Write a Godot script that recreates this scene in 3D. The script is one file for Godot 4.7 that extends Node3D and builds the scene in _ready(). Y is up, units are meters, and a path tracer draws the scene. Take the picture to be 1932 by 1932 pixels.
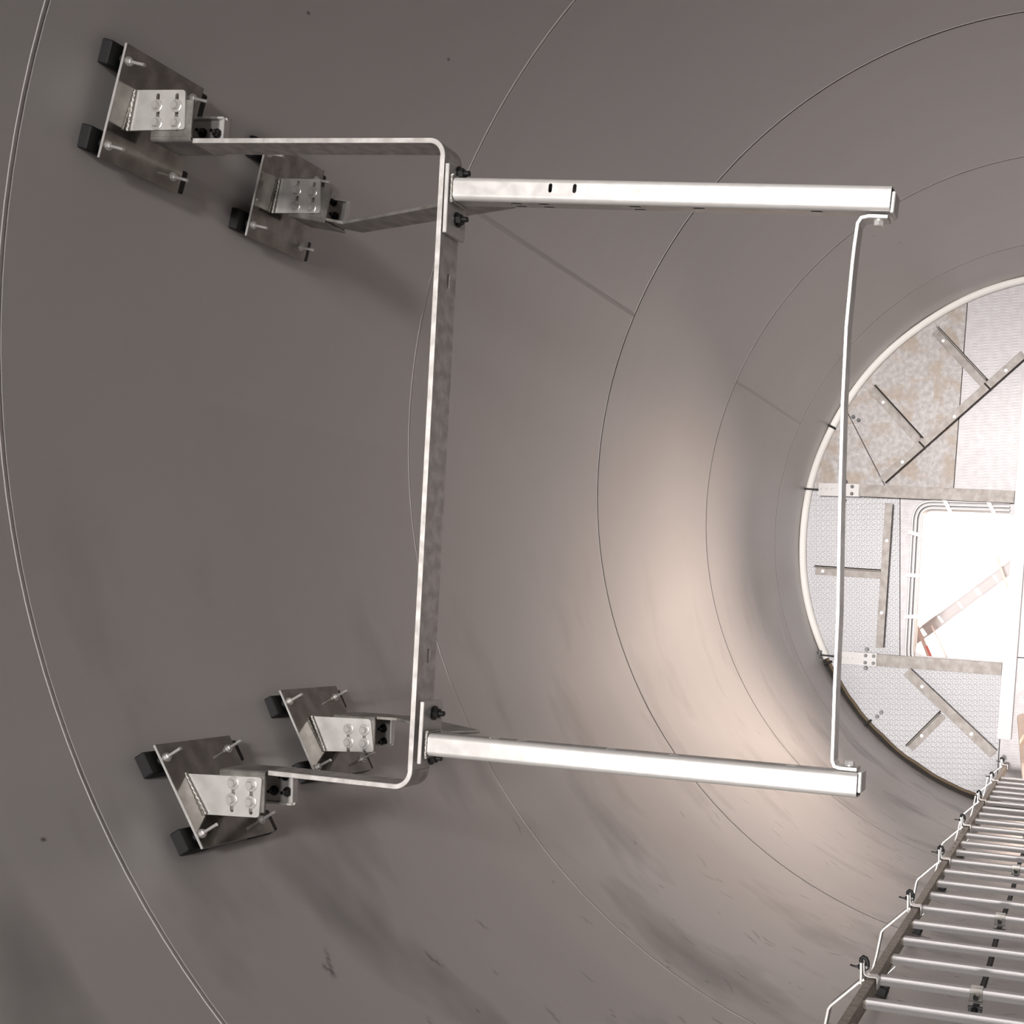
extends Node3D
# Inside of a steel tower, looking up. y is up, metres; the tower axis is the y axis and the eye is at y = 0.

const R := 2.1            # inner radius of the tower wall
const FLOOR_Y := -30.0
const DECK_Y := 9.2       # underside of the platform plates
const TOP_Y := 12.7
const SEAMS := [-15.6, -9.2, -2.75, -1.14, 0.465, 2.075, 3.685, 5.291, 6.905, 8.468]

var M := {}
var taken := {}
var rng := RandomNumberGenerator.new()


# ------------------------------------------------------------------ mesh builder
class G:
	var v := PackedVector3Array()
	var n := PackedVector3Array()
	var uv := PackedVector2Array()

	func tri(a: Vector3, b: Vector3, c: Vector3, na: Vector3, nb: Vector3, nc: Vector3, ua := Vector2.ZERO, ub := Vector2.ZERO, uc := Vector2.ZERO) -> void:
		var g := (b - a).cross(c - a)
		if g.dot(na + nb + nc) > 0.0:   # front faces run clockwise
			v.append_array([a, c, b]); n.append_array([na, nc, nb]); uv.append_array([ua, uc, ub])
		else:
			v.append_array([a, b, c]); n.append_array([na, nb, nc]); uv.append_array([ua, ub, uc])

	func flat(a: Vector3, b: Vector3, c: Vector3, out: Vector3) -> void:
		var g := (b - a).cross(c - a)
		if g.length_squared() < 1e-18:
			return
		g = g.normalized()
		if g.dot(out) < 0.0:
			g = -g
		tri(a, b, c, g, g, g)

	func quad(a: Vector3, b: Vector3, c: Vector3, d: Vector3, out: Vector3) -> void:
		flat(a, b, c, out); flat(a, c, d, out)

	func box(x: Transform3D, size: Vector3, bev := 0.0) -> void:
		var h := size / 2.0
		bev = minf(bev, minf(h.x, minf(h.y, h.z)) * 0.9)
		for ax in 3:
			var u := (ax + 1) % 3
			var w := (ax + 2) % 3
			for s in [-1.0, 1.0]:
				var q := []
				for k in [[-1, -1], [1, -1], [1, 1], [-1, 1]]:
					var p := Vector3()
					p[ax] = s * h[ax]; p[u] = k[0] * (h[u] - bev); p[w] = k[1] * (h[w] - bev)
					q.append(x * p)
				var o := Vector3(); o[ax] = s
				quad(q[0], q[1], q[2], q[3], x.basis * o)
		if bev <= 0.0:
			return
		for ax in 3:
			var u := (ax + 1) % 3
			var w := (ax + 2) % 3
			for su in [-1.0, 1.0]:
				for sw in [-1.0, 1.0]:
					var q := []
					for k in [[-1, 0], [1, 0], [1, 1], [-1, 1]]:
						var p := Vector3()
						p[ax] = k[0] * (h[ax] - bev)
						p[u] = su * (h[u] - (bev if k[1] == 1 else 0.0)); p[w] = sw * (h[w] - (0.0 if k[1] == 1 else bev))
						q.append(x * p)
					var o := Vector3(); o[u] = su; o[w] = sw
					quad(q[0], q[1], q[2], q[3], x.basis * o)
		for sx in [-1.0, 1.0]:
			for sy in [-1.0, 1.0]:
				for sz in [-1.0, 1.0]:
					var s := Vector3(sx, sy, sz)
					flat(x * (s * (h - Vector3(0, bev, bev))), x * (s * (h - Vector3(bev, 0, bev))), x * (s * (h - Vector3(bev, bev, 0))), x.basis * s)

	static func around(axis: Vector3) -> Basis:   # a basis whose y is the axis
		var y := axis.normalized()
		var x := y.cross(Vector3(0.31, 0.17, 0.93)).normalized()
		return Basis(x, y, x.cross(y))

	# turned shape: rings of (radius, height along the axis); smooth sides unless the profile is marked hard by a repeated point
	func turned(base: Vector3, axis: Vector3, prof: Array, seg := 12, caps := true) -> void:
		var b := around(axis)
		for i in prof.size() - 1:
			var p: Vector2 = prof[i]; var q: Vector2 = prof[i + 1]
			if p.distance_to(q) < 1e-6:
				continue
			var e := (q - p).normalized()
			var nn := Vector2(e.y, -e.x)
			for k in seg:
				var a0 := TAU * k / seg; var a1 := TAU * (k + 1) / seg
				var d0 := b * Vector3(cos(a0), 0, sin(a0)); var d1 := b * Vector3(cos(a1), 0, sin(a1))
				var n0 := d0 * nn.x + b.y * nn.y; var n1 := d1 * nn.x + b.y * nn.y
				var p0 := base + d0 * p.x + b.y * p.y; var p1 := base + d1 * p.x + b.y * p.y
				var q0 := base + d0 * q.x + b.y * q.y; var q1 := base + d1 * q.x + b.y * q.y
				tri(p0, p1, q1, n0, n1, n1); tri(p0, q1, q0, n0, n1, n0)
		if caps:
			for s in [0, prof.size() - 1]:
				var p: Vector2 = prof[s]
				var o := -b.y if s == 0 else b.y
				for k in seg:
					var a0 := TAU * k / seg; var a1 := TAU * (k + 1) / seg
					flat(base + b.y * p.y, base + b * Vector3(cos(a0) * p.x, p.y, sin(a0) * p.x), base + b * Vector3(cos(a1) * p.x, p.y, sin(a1) * p.x), o)

	func rod(a: Vector3, b: Vector3, r: float, seg := 10) -> void:
		turned(a, b - a, [Vector2(r, 0), Vector2(r, a.distance_to(b))], seg)

	# six-sided nut or bolt head with a chamfered outer end
	func hexa(base: Vector3, axis: Vector3, r: float, hgt: float, turn := 0.0) -> void:
		var b := around(axis).rotated(axis.normalized(), turn)
		for k in 6:
			var a0 := TAU * k / 6; var a1 := TAU * (k + 1) / 6
			var d0 := b * Vector3(cos(a0), 0, sin(a0)); var d1 := b * Vector3(cos(a1), 0, sin(a1))
			var up := b.y * hgt; var mid := b.y * hgt * 0.82
			quad(base + d0 * r, base + d1 * r, base + d1 * r + mid, base + d0 * r + mid, d0 + d1)
			quad(base + d0 * r + mid, base + d1 * r + mid, base + d1 * r * 0.86 + up, base + d0 * r * 0.86 + up, d0 + d1 + b.y * 2)
			flat(base + up, base + d0 * r * 0.86 + up, base + d1 * r * 0.86 + up, b.y)
			flat(base, base + d0 * r, base + d1 * r, -b.y)

	# a tube along points, rounded at the bends by the points themselves
	func pipe(pts: Array, r: float, seg := 10) -> void:
		var rings := []
		var prev := Vector3.ZERO
		for i in pts.size():
			var d: Vector3 = (pts[mini(i + 1, pts.size() - 1)] - pts[maxi(i - 1, 0)]).normalized()
			var side: Vector3 = d.cross(Vector3(0.31, 0.17, 0.93)).normalized() if prev == Vector3.ZERO else (prev - d * prev.dot(d)).normalized()
			prev = side
			var other := d.cross(side)
			var ring := []
			for k in seg + 1:
				var a := TAU * k / seg
				ring.append([pts[i], side * cos(a) + other * sin(a)])
			rings.append(ring)
		for i in rings.size() - 1:
			for k in seg:
				var A = rings[i][k]; var B = rings[i][k + 1]; var C = rings[i + 1][k + 1]; var D = rings[i + 1][k]
				tri(A[0] + A[1] * r, B[0] + B[1] * r, C[0] + C[1] * r, A[1], B[1], C[1])
				tri(A[0] + A[1] * r, C[0] + C[1] * r, D[0] + D[1] * r, A[1], C[1], D[1])
		for i in [0, rings.size() - 1]:
			var o: Vector3 = (pts[0] - pts[1]) if i == 0 else (pts[-1] - pts[-2])
			for k in seg:
				flat(pts[i], pts[i] + rings[i][k][1] * r, pts[i] + rings[i][k + 1][1] * r, o)

	# a flat bar: section (thick across the path in plan, tall upright) swept along plan points (x, y bottom, z)
	func strip(pts: Array, thick: float, tall: float, up := Vector3.UP, bev := 0.001) -> void:
		var t := thick / 2.0
		var sec := [Vector2(-t + bev, 0), Vector2(t - bev, 0), Vector2(t, bev), Vector2(t, tall - bev), Vector2(t - bev, tall), Vector2(-t + bev, tall), Vector2(-t, tall - bev), Vector2(-t, bev)]
		var rings := []
		for i in pts.size():
			var d0: Vector3 = (pts[i] - pts[maxi(i - 1, 0)]).normalized()
			var d1: Vector3 = (pts[mini(i + 1, pts.size() - 1)] - pts[i]).normalized()
			if i == 0: d0 = d1
			if i == pts.size() - 1: d1 = d0
			var d := (d0 + d1).normalized()
			var upv := (up - d * up.dot(d)).normalized()
			var side := d.cross(upv).normalized() / maxf(d.dot(d0), 0.5)
			var ring := []
			for s in sec:
				ring.append(pts[i] + side * s.x + upv * s.y)
			rings.append(ring)
		for i in rings.size() - 1:
			var mid := Vector3()
			for p in rings[i] + rings[i + 1]: mid += p / 16.0
			for k in 8:
				var a: Vector3 = rings[i][k]; var b: Vector3 = rings[i][(k + 1) % 8]; var c: Vector3 = rings[i + 1][(k + 1) % 8]; var d: Vector3 = rings[i + 1][k]
				quad(a, b, c, d, (a + b + c + d) / 4.0 - mid)
		for i in [0, rings.size() - 1]:
			var o: Vector3 = (pts[0] - pts[1]) if i == 0 else (pts[-1] - pts[-2])
			for k in range(1, 7):
				flat(rings[i][0], rings[i][k], rings[i][k + 1], o)

	# a plate with holes: outlines in the plane z = 0 of x, thickness towards +z
	func plate(x: Transform3D, outer: PackedVector2Array, holes: Array, th: float) -> void:
		var cuts := []
		for h in holes:
			var c := 0.0
			for p in h: c += p.y / h.size()
			var known := false
			for k in cuts:
				if absf(k - c) < 0.004: known = true
			if not known: cuts.append(c)
		cuts.sort()
		cuts = [-1000.0] + cuts + [1000.0]
		for i in cuts.size() - 1:
			var band := PackedVector2Array([Vector2(-1000, cuts[i]), Vector2(1000, cuts[i]), Vector2(1000, cuts[i + 1]), Vector2(-1000, cuts[i + 1])])
			var parts := Geometry2D.intersect_polygons(outer, band)
			for h in holes:
				var next := []
				for p in parts:
					next.append_array(Geometry2D.clip_polygons(p, h))
				parts.assign(next)
			for p in parts:
				var id := Geometry2D.triangulate_polygon(p)
				for k in range(0, id.size(), 3):
					for z in [0.0, th]:
						flat(x * Vector3(p[id[k]].x, p[id[k]].y, z), x * Vector3(p[id[k + 1]].x, p[id[k + 1]].y, z), x * Vector3(p[id[k + 2]].x, p[id[k + 2]].y, z), x.basis.z * (1.0 if z > 0.0 else -1.0))
		for loop in [outer] + holes:
			var area := 0.0
			for k in loop.size():
				var a: Vector2 = loop[k]; var b: Vector2 = loop[(k + 1) % loop.size()]
				area += a.cross(b)
			var s := signf(area) * (1.0 if loop == outer else -1.0)
			for k in loop.size():
				var a: Vector2 = loop[k]; var b: Vector2 = loop[(k + 1) % loop.size()]
				var o := Vector3(b.y - a.y, a.x - b.x, 0) * s
				quad(x * Vector3(a.x, a.y, 0), x * Vector3(b.x, b.y, 0), x * Vector3(b.x, b.y, th), x * Vector3(a.x, a.y, th), x.basis * o)

	# surface of revolution about the y axis; profile of (radius, y, normal r, normal y)
	func lathe(prof: Array, a0: float, a1: float, seg: int, v0 := 0.0, v1 := 1.0) -> void:
		for i in prof.size() - 1:
			var p: Vector4 = prof[i]; var q: Vector4 = prof[i + 1]
			for k in seg:
				var s0 := lerpf(a0, a1, float(k) / seg); var s1 := lerpf(a0, a1, float(k + 1) / seg)
				var d0 := Vector3(cos(s0), 0, sin(s0)); var d1 := Vector3(cos(s1), 0, sin(s1))
				var U := Vector3.UP
				var pa := d0 * p.x + U * p.y; var pb := d1 * p.x + U * p.y; var qa := d0 * q.x + U * q.y; var qb := d1 * q.x + U * q.y
				var na := d0 * p.z + U * p.w; var nb := d1 * p.z + U * p.w; var ma := d0 * q.z + U * q.w; var mb := d1 * q.z + U * q.w
				var ua := Vector2(s0 / TAU + 0.5, 1.0 - (p.y - v0) / (v1 - v0)); var ub := Vector2(s1 / TAU + 0.5, ua.y)
				var wa := Vector2(ua.x, 1.0 - (q.y - v0) / (v1 - v0)); var wb := Vector2(ub.x, wa.y)
				tri(pa, pb, qb, na, nb, mb, ua, ub, wb); tri(pa, qb, qa, na, mb, ma, ua, wb, wa)

	func mesh() -> ArrayMesh:
		var a := []
		a.resize(Mesh.ARRAY_MAX)
		a[Mesh.ARRAY_VERTEX] = v; a[Mesh.ARRAY_NORMAL] = n; a[Mesh.ARRAY_TEX_UV] = uv
		var m := ArrayMesh.new()
		m.add_surface_from_arrays(Mesh.PRIMITIVE_TRIANGLES, a)
		return m


# ------------------------------------------------------------------ scene helpers
func numbered(called: String) -> String:
	taken[called] = taken.get(called, -1) + 1
	return called if taken[called] == 0 else "%s_%03d" % [called, taken[called]]


func obj(called: String, g, m: Material, parent: Node = self) -> MeshInstance3D:
	var o := MeshInstance3D.new()
	o.mesh = g.mesh() if g is G else g
	o.material_override = m
	if parent == self:
		o.name = numbered(called)
	else:
		var k := 0
		o.name = called
		while parent.has_node(NodePath(o.name)):
			k += 1
			o.name = "%s_%03d" % [called, k]
	parent.add_child(o, true)
	return o


func tag(o: Node, label: String, category: String, group := "") -> Node:
	o.set_meta("label", label)
	o.set_meta("category", category)
	if group: o.set_meta("group", group)
	return o


func thing(called: String, label: String, category: String, at := Vector3.ZERO, group := "") -> Node3D:
	var o := Node3D.new()
	o.name = numbered(called)
	add_child(o)
	o.position = at
	tag(o, label, category, group)
	return o


func structure(called: String, label: String, category: String) -> Node3D:
	var o := thing(called, label, category)
	o.set_meta("kind", "structure")
	return o


func on(p: Vector2, y: float) -> Vector3:
	return Vector3(p.x, y, p.y)


func slot(c: Vector2, along: Vector2, length: float, width: float) -> PackedVector2Array:
	var a := along.normalized(); var b := Vector2(-a.y, a.x)
	var out := PackedVector2Array()
	var r := width / 2.0
	for e in [1.0, -1.0]:
		for k in 7:
			var t := -PI / 2 + PI * k / 6
			out.append(c + a * e * (length / 2 - r + r * cos(t)) + b * e * r * sin(t))
	return out


func rounded(pts: Array, r: float, seg := 5) -> PackedVector2Array:
	var out := PackedVector2Array()
	for i in pts.size():
		var p: Vector2 = pts[i]
		var a: Vector2 = (pts[i - 1] - p).normalized() * r + p
		var b: Vector2 = (pts[(i + 1) % pts.size()] - p).normalized() * r + p
		for k in seg + 1:
			var t := float(k) / seg
			out.append(a.lerp(p, t).lerp(p.lerp(b, t), t))
	return out


func flat_plan(y: float) -> Transform3D:   # plan coordinates (x, z) with the plate's underside at y and its thickness upwards
	return Transform3D(Basis(Vector3(1, 0, 0), Vector3(0, 0, 1), Vector3(0, 1, 0)), Vector3(0, y, 0))


# ------------------------------------------------------------------ materials
func noise_tex(kind: int, freq: float, lo: Color, hi: Color, sd: int, size := 512, normal := 0.0) -> NoiseTexture2D:
	var f := FastNoiseLite.new()
	f.noise_type = kind; f.frequency = freq; f.seed = sd; f.fractal_octaves = 4
	var t := NoiseTexture2D.new()
	t.width = size; t.height = size; t.seamless = true; t.noise = f
	if normal > 0.0:
		t.as_normal_map = true; t.bump_strength = normal
	else:
		var gr := Gradient.new()
		gr.set_color(0, lo); gr.set_color(1, hi)
		t.color_ramp = gr
	return t


func mat(c: Color, rough: float, metal := 0.0) -> StandardMaterial3D:
	var m := StandardMaterial3D.new()
	m.albedo_color = c; m.roughness = rough; m.metallic = metal
	return m


func tri_mat(m: StandardMaterial3D, scale: float, world := false) -> StandardMaterial3D:
	m.uv1_triplanar = true; m.uv1_world_triplanar = world
	m.uv1_scale = Vector3.ONE * scale
	return m


func bumps(size: int, f: Callable, strength: float) -> ImageTexture:
	var im := Image.create(size, size, false, Image.FORMAT_RGBA8)
	for y in size:
		for x in size:
			var h: float = clampf(f.call(float(x) / size, float(y) / size), 0.0, 1.0)
			im.set_pixel(x, y, Color(h, h, h))
	im.bump_map_to_normal_map(strength)
	return ImageTexture.create_from_image(im)


func make_materials() -> void:
	var spangle := noise_tex(FastNoiseLite.TYPE_CELLULAR, 0.03, Color(0.95, 0.95, 0.945), Color(1, 1, 1), 3)
	M.zinc = tri_mat(mat(Color(0.86, 0.85, 0.84), 0.42, 0.6), 3.0)
	M.zinc.albedo_texture = spangle
	M.zinc.roughness_texture = noise_tex(FastNoiseLite.TYPE_SIMPLEX, 0.012, Color(0.75, 0.75, 0.75), Color(1, 1, 1), 5)
	M.plate_zinc = tri_mat(mat(Color(0.74, 0.73, 0.71), 0.28, 0.6), 3.0)
	M.plate_zinc.albedo_texture = noise_tex(FastNoiseLite.TYPE_SIMPLEX, 0.008, Color(0.62, 0.61, 0.6), Color(1, 1, 1), 8)
	M.zinc_old = tri_mat(mat(Color(0.88, 0.87, 0.86), 0.42, 0.6), 2.0)
	M.zinc_old.albedo_texture = noise_tex(FastNoiseLite.TYPE_SIMPLEX, 0.02, Color(0.80, 0.79, 0.78), Color(1, 1, 1), 6)
	M.bright = mat(Color(0.84, 0.83, 0.82), 0.3, 0.65)
	M.mirror_zinc = tri_mat(mat(Color(0.74, 0.73, 0.71), 0.14, 0.92), 3.0)
	M.mirror_zinc.albedo_texture = noise_tex(FastNoiseLite.TYPE_SIMPLEX, 0.008, Color(0.72, 0.71, 0.7), Color(1, 1, 1), 8)
	M.mirror_zinc.roughness_texture = noise_tex(FastNoiseLite.TYPE_SIMPLEX, 0.01, Color(0.6, 0.6, 0.6), Color(1, 1, 1), 14)
	M.weld = tri_mat(mat(Color(0.6, 0.59, 0.57), 0.45, 0.8), 30.0)
	M.weld.normal_enabled = true
	M.weld.normal_texture = noise_tex(FastNoiseLite.TYPE_SIMPLEX, 0.02, Color.BLACK, Color.WHITE, 4, 256, 8.0)
	M.dark_bolt = mat(Color(0.30, 0.30, 0.30), 0.3, 0.9)
	M.rubber = tri_mat(mat(Color(0.085, 0.085, 0.09), 0.6), 8.0)
	M.rubber.albedo_texture = noise_tex(FastNoiseLite.TYPE_SIMPLEX, 0.02, Color(0.8, 0.8, 0.8), Color(1, 1, 1), 9, 256)
	M.alu = mat(Color(0.86, 0.85, 0.85), 0.5, 0.25)
	M.alu_rail = tri_mat(mat(Color(0.76, 0.73, 0.69), 0.5, 0.35), 4.0)
	M.alu_rail.albedo_texture = noise_tex(FastNoiseLite.TYPE_SIMPLEX, 0.015, Color(0.8, 0.78, 0.74), Color(1, 1, 1), 12)
	M.deck = tri_mat(mat(Color(0.775, 0.765, 0.77), 0.5, 0.1), 1.0, true)
	M.deck.albedo_texture = noise_tex(FastNoiseLite.TYPE_SIMPLEX, 0.01, Color(0.93, 0.925, 0.925), Color(1, 1, 1), 21, 1024)
	M.deck.normal_enabled = true
	M.deck.normal_texture = bumps(1024, func(x, y): return 0.5 + 0.3 * sin(TAU * 44.0 * y + 0.7 * sin(TAU * 9.0 * x)) * (0.5 + 0.5 * sin(TAU * 13.0 * x)) + 0.2 * sin(TAU * (3.0 * x + 2.0 * y)), 1.2)
	M.deck_tread = M.deck.duplicate()
	M.deck_tread.normal_enabled = true
	M.deck_tread.uv1_scale = Vector3.ONE * 4.0
	M.deck_tread.normal_texture = bumps(256, func(x, y): return 0.5 + 0.5 * sin(TAU * 6.0 * y + 0.8 * sin(TAU * 6.0 * x)) * (0.75 + 0.25 * sin(TAU * 12.0 * x)), 6.0)
	M.deck_check = M.deck.duplicate()
	M.deck_check.normal_enabled = true
	M.deck_check.uv1_scale = Vector3.ONE * 4.0
	M.deck_check.normal_texture = bumps(256, func(x, y): return 0.5 + 0.5 * sin(TAU * 8.0 * (x + y)) * sin(TAU * 8.0 * (x - y)), 6.0)
	M.deck_check.albedo_texture = stain_tex()
	M.deck_check.albedo_color = Color(0.93, 0.92, 0.925)
	M.deck_tread.albedo_color = Color(0.83, 0.83, 0.84)
	M.deck_check.uv1_scale = Vector3.ONE * 1.0
	M.deck_check.normal_texture = bumps(1024, func(x, y): return 0.5 + 0.5 * sin(TAU * 32.0 * (x + y)) * sin(TAU * 32.0 * (x - y)), 6.0)
	M.beam = tri_mat(mat(Color(0.66, 0.64, 0.625), 0.55, 0.2), 2.0, true)
	M.beam.albedo_texture = noise_tex(FastNoiseLite.TYPE_SIMPLEX, 0.01, Color(0.82, 0.8, 0.78), Color(1, 1, 1), 31)
	M.long_beam = tri_mat(mat(Color(0.76, 0.74, 0.735), 0.5, 0.2), 2.0, true)
	M.seal = mat(Color(0.97, 0.96, 0.94), 0.7)
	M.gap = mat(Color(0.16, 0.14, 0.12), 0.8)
	M.white = mat(Color(0.92, 0.91, 0.90), 0.6)
	M.frame_white = mat(Color(0.76, 0.75, 0.745), 0.5, 0.2)
	M.rack = mat(Color(0.72, 0.72, 0.73), 0.8)
	M.strap = mat(Color(0.85, 0.50, 0.50), 0.8)
	M.strap_grey = mat(Color(0.82, 0.76, 0.74), 0.8)
	M.floor = mat(Color(0.5, 0.49, 0.47), 0.7)
	M.paint = mat(Color(1, 1, 1), 0.40)
	M.paint.metallic_specular = 1.0
	M.paint.albedo_texture = wall_tex()
	M.bead = mat(Color(0.80, 0.785, 0.78), 0.5)
	M.lamp_glow = mat(Color(1, 1, 1), 0.5)
	M.lamp_glow.emission_enabled = true; M.lamp_glow.emission = Color(1.0, 0.96, 0.92); M.lamp_glow.emission_energy_multiplier = 3.0
	M.lamp_body = mat(Color(0.25, 0.25, 0.26), 0.5, 0.4)


# brown water stains on the tread plates near the rim
func stain_tex() -> ImageTexture:
	var n := FastNoiseLite.new(); n.seed = 77; n.frequency = 0.006; n.fractal_octaves = 4
	var im := Image.create(512, 512, false, Image.FORMAT_RGBA8)
	for y in 512:
		for x in 512:
			var s := clampf((n.get_noise_2d(x, y) - 0.05) * 3.0, 0.0, 1.0)
			var f := 0.94 + 0.12 * n.get_noise_2d(x * 6.0, y * 6.0)
			im.set_pixel(x, y, Color(0.93 * f, 0.92 * f, 0.91 * f).lerp(Color(0.80, 0.73, 0.65), s * 0.55))
	return ImageTexture.create_from_image(im)


# painted steel with scuffs and dirt streaks, thickest round the ladder; u runs round the tower, v down from the platform
func wall_tex() -> ImageTexture:
	const W := 2048
	const H := 1024
	var im := Image.create(W, H, false, Image.FORMAT_RGBA8)
	var base := Color(0.785, 0.768, 0.76)
	im.fill(base)
	var n := FastNoiseLite.new(); n.seed = 5; n.frequency = 0.004; n.fractal_octaves = 3
	var m := FastNoiseLite.new(); m.seed = 15; m.frequency = 0.01; m.fractal_octaves = 4
	for y in H:
		for x in range(0, W):
			var ang := (float(x) / W - 0.5) * 360.0
			var dirt := clampf((-ang - 60.0) / 30.0, 0.0, 1.0) * clampf((175.0 + ang) / 50.0, 0.0, 1.0)
			var w := n.get_noise_2d(x * 0.35, y * 2.6) * 0.05 * (0.25 + dirt)
			var d := maxf(0.0, m.get_noise_2d(x * 0.6, y * 1.8) - 0.12) * 0.55 * dirt
			im.set_pixel(x, y, base * (1.0 + w - d) + Color(0, 0, 0, 1))
	for k in 520:   # short soft scuffs, mostly level, and some curved wipes
		var ang := rng.randfn(-108.0, 17.0)
		if ang < -165.0: continue
		var px := (ang / 360.0 + 0.5) * W
		var py := rng.randf_range(60.0, H - 60.0)
		var length := rng.randf_range(2.0, 16.0)
		var dir := rng.randf_range(-0.35, 0.35)
		var bend := rng.randf_range(-0.06, 0.06)
		var dark := rng.randf_range(0.03, 0.22)
		var steps := int(length * 2.0)
		for i in steps:
			px += cos(dir) * 0.5; py += sin(dir) * 0.5; dir += bend * 0.5
			var f := 1.0 - dark * sin(PI * (i + 0.5) / steps)
			var X := posmod(int(px), W); var Y := clampi(int(py), 0, H - 1)
			var c := im.get_pixel(X, Y)
			im.set_pixel(X, Y, Color(c.r * f, c.g * f, c.b * f))
	for k in 40:    # a few specks elsewhere
		var X := rng.randi_range(0, W - 1); var Y := rng.randi_range(0, H - 1)
		im.set_pixel(X, Y, Color(0.3, 0.28, 0.26))
	im.generate_mipmaps()
	return ImageTexture.create_from_image(im)


# ------------------------------------------------------------------ the setting
func build_wall() -> void:
	var w := structure("wall_around", "grey painted round steel tower wall of welded courses", "wall")
	var edges := [FLOOR_Y] + SEAMS + [TOP_Y]
	for i in edges.size() - 1:
		var a: float = edges[i]; var b: float = edges[i + 1]
		var g := G.new()
		var c := 0.003
		a += 0.0015; b -= 0.0015
		g.lathe([Vector4(R + 0.02, a, 0, -1), Vector4(R + c, a, 0, -1)], -PI, PI, 160, 0.0, DECK_Y)
		g.lathe([Vector4(R + c, a, -0.7, -0.7), Vector4(R, a + c, -0.7, -0.7)], -PI, PI, 160, 0.0, DECK_Y)
		g.lathe([Vector4(R, a + c, -1, 0), Vector4(R, b - c, -1, 0)], -PI, PI, 160, 0.0, DECK_Y)
		g.lathe([Vector4(R, b - c, -0.7, 0.7), Vector4(R + c, b, -0.7, 0.7)], -PI, PI, 160, 0.0, DECK_Y)
		g.lathe([Vector4(R + c, b, 0, 1), Vector4(R + 0.02, b, 0, 1), Vector4(R + 0.02, b, 1, 0), Vector4(R + 0.02, a, 1, 0)], -PI, PI, 160, 0.0, DECK_Y)
		obj("shell_course", g, M.paint, w)
	var back := G.new()
	back.lathe([Vector4(R + 0.021, FLOOR_Y - 0.1, -1, 0), Vector4(R + 0.021, TOP_Y + 0.1, -1, 0)], -PI, PI, 160)
	back.lathe([Vector4(R + 0.05, FLOOR_Y - 0.1, 1, 0), Vector4(R + 0.05, TOP_Y + 0.1, 1, 0)], -PI, PI, 160)
	obj("outer_skin", back, M.gap, w)
	for y in SEAMS:
		if y < 0.0: continue
		var g := G.new()
		var prof := []
		var half := 0.0065 if y < 4.0 else 0.003
		for k in 9:
			var t := PI * k / 8
			prof.append(Vector4(R + 0.0005 - (0.0006 if y < 4.0 else 0.0012) * sin(t), y - (0.0035 if y < 4.0 else 0.0055) - half - half * cos(t) + half * 0.6, -sin(t) * 0.5, -cos(t)))
		g.lathe(prof, -PI, PI, 160)
		obj("weld_bead", g, M.bead, w)
		if y > 4.0:
			var k := G.new()
			k.lathe([Vector4(R + 0.001, y - 0.0035, 0, -1), Vector4(R - 0.0006, y - 0.0028, -1, 0), Vector4(R - 0.0006, y + 0.0018, -1, 0), Vector4(R + 0.001, y + 0.0025, 0, 1)], -PI, PI, 160)
			obj("seam_line", k, M.gap, w)  # thin dark line along the ring joint
	for s in [[154.99, 3.69, 5.285], [154.85, 6.91, 8.46], [-40.0, 2.08, 3.68], [60.0, 5.3, 6.9]]:   # upright welds, one to a course
		var ang := deg_to_rad(s[0])
		var d := Vector3(cos(ang), 0, sin(ang)); var side := Vector3(-sin(ang), 0, cos(ang))
		var g := G.new()
		var N := 60
		for k in N:   # ripples of the weld
			var y0: float = lerpf(s[1], s[2], float(k) / N); var y1: float = lerpf(s[1], s[2], float(k + 1) / N)
			var j := 0.0008 * sin(k * 2.4)
			for q in 6:
				var t0 := PI * q / 6; var t1 := PI * (q + 1) / 6
				var p0 := d * (R + 0.0004 - (0.0017 + j * 0.6) * sin(t0)) + side * 0.011 * cos(t0); var p1 := d * (R + 0.0004 - (0.0017 + j * 0.6) * sin(t1)) + side * 0.011 * cos(t1)
				g.quad(p0 + Vector3.UP * y0, p1 + Vector3.UP * y0, p1 + Vector3.UP * y1, p0 + Vector3.UP * y1, -d)
		obj("weld_bead", g, M.bead, w)


func disc(r: float, n := 96) -> PackedVector2Array:
	var p := PackedVector2Array()
	for k in n:
		p.append(Vector2(cos(TAU * k / n), sin(TAU * k / n)) * r)
	return p


func half(a: Vector2, b: Vector2, gap := 0.0) -> PackedVector2Array:   # everything to the left of a -> b, less a joint
	var d := (b - a).normalized(); var nn := Vector2(-d.y, d.x)
	var o := a + nn * gap
	return PackedVector2Array([o - d * 20, o + d * 20, o + d * 20 + nn * 20, o - d * 20 + nn * 20])


func cut(p: PackedVector2Array, by: Array) -> PackedVector2Array:
	for h in by:
		var r := Geometry2D.intersect_polygons(p, h)
		if r.is_empty(): return PackedVector2Array()
		p = r[0]
	return p


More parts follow.
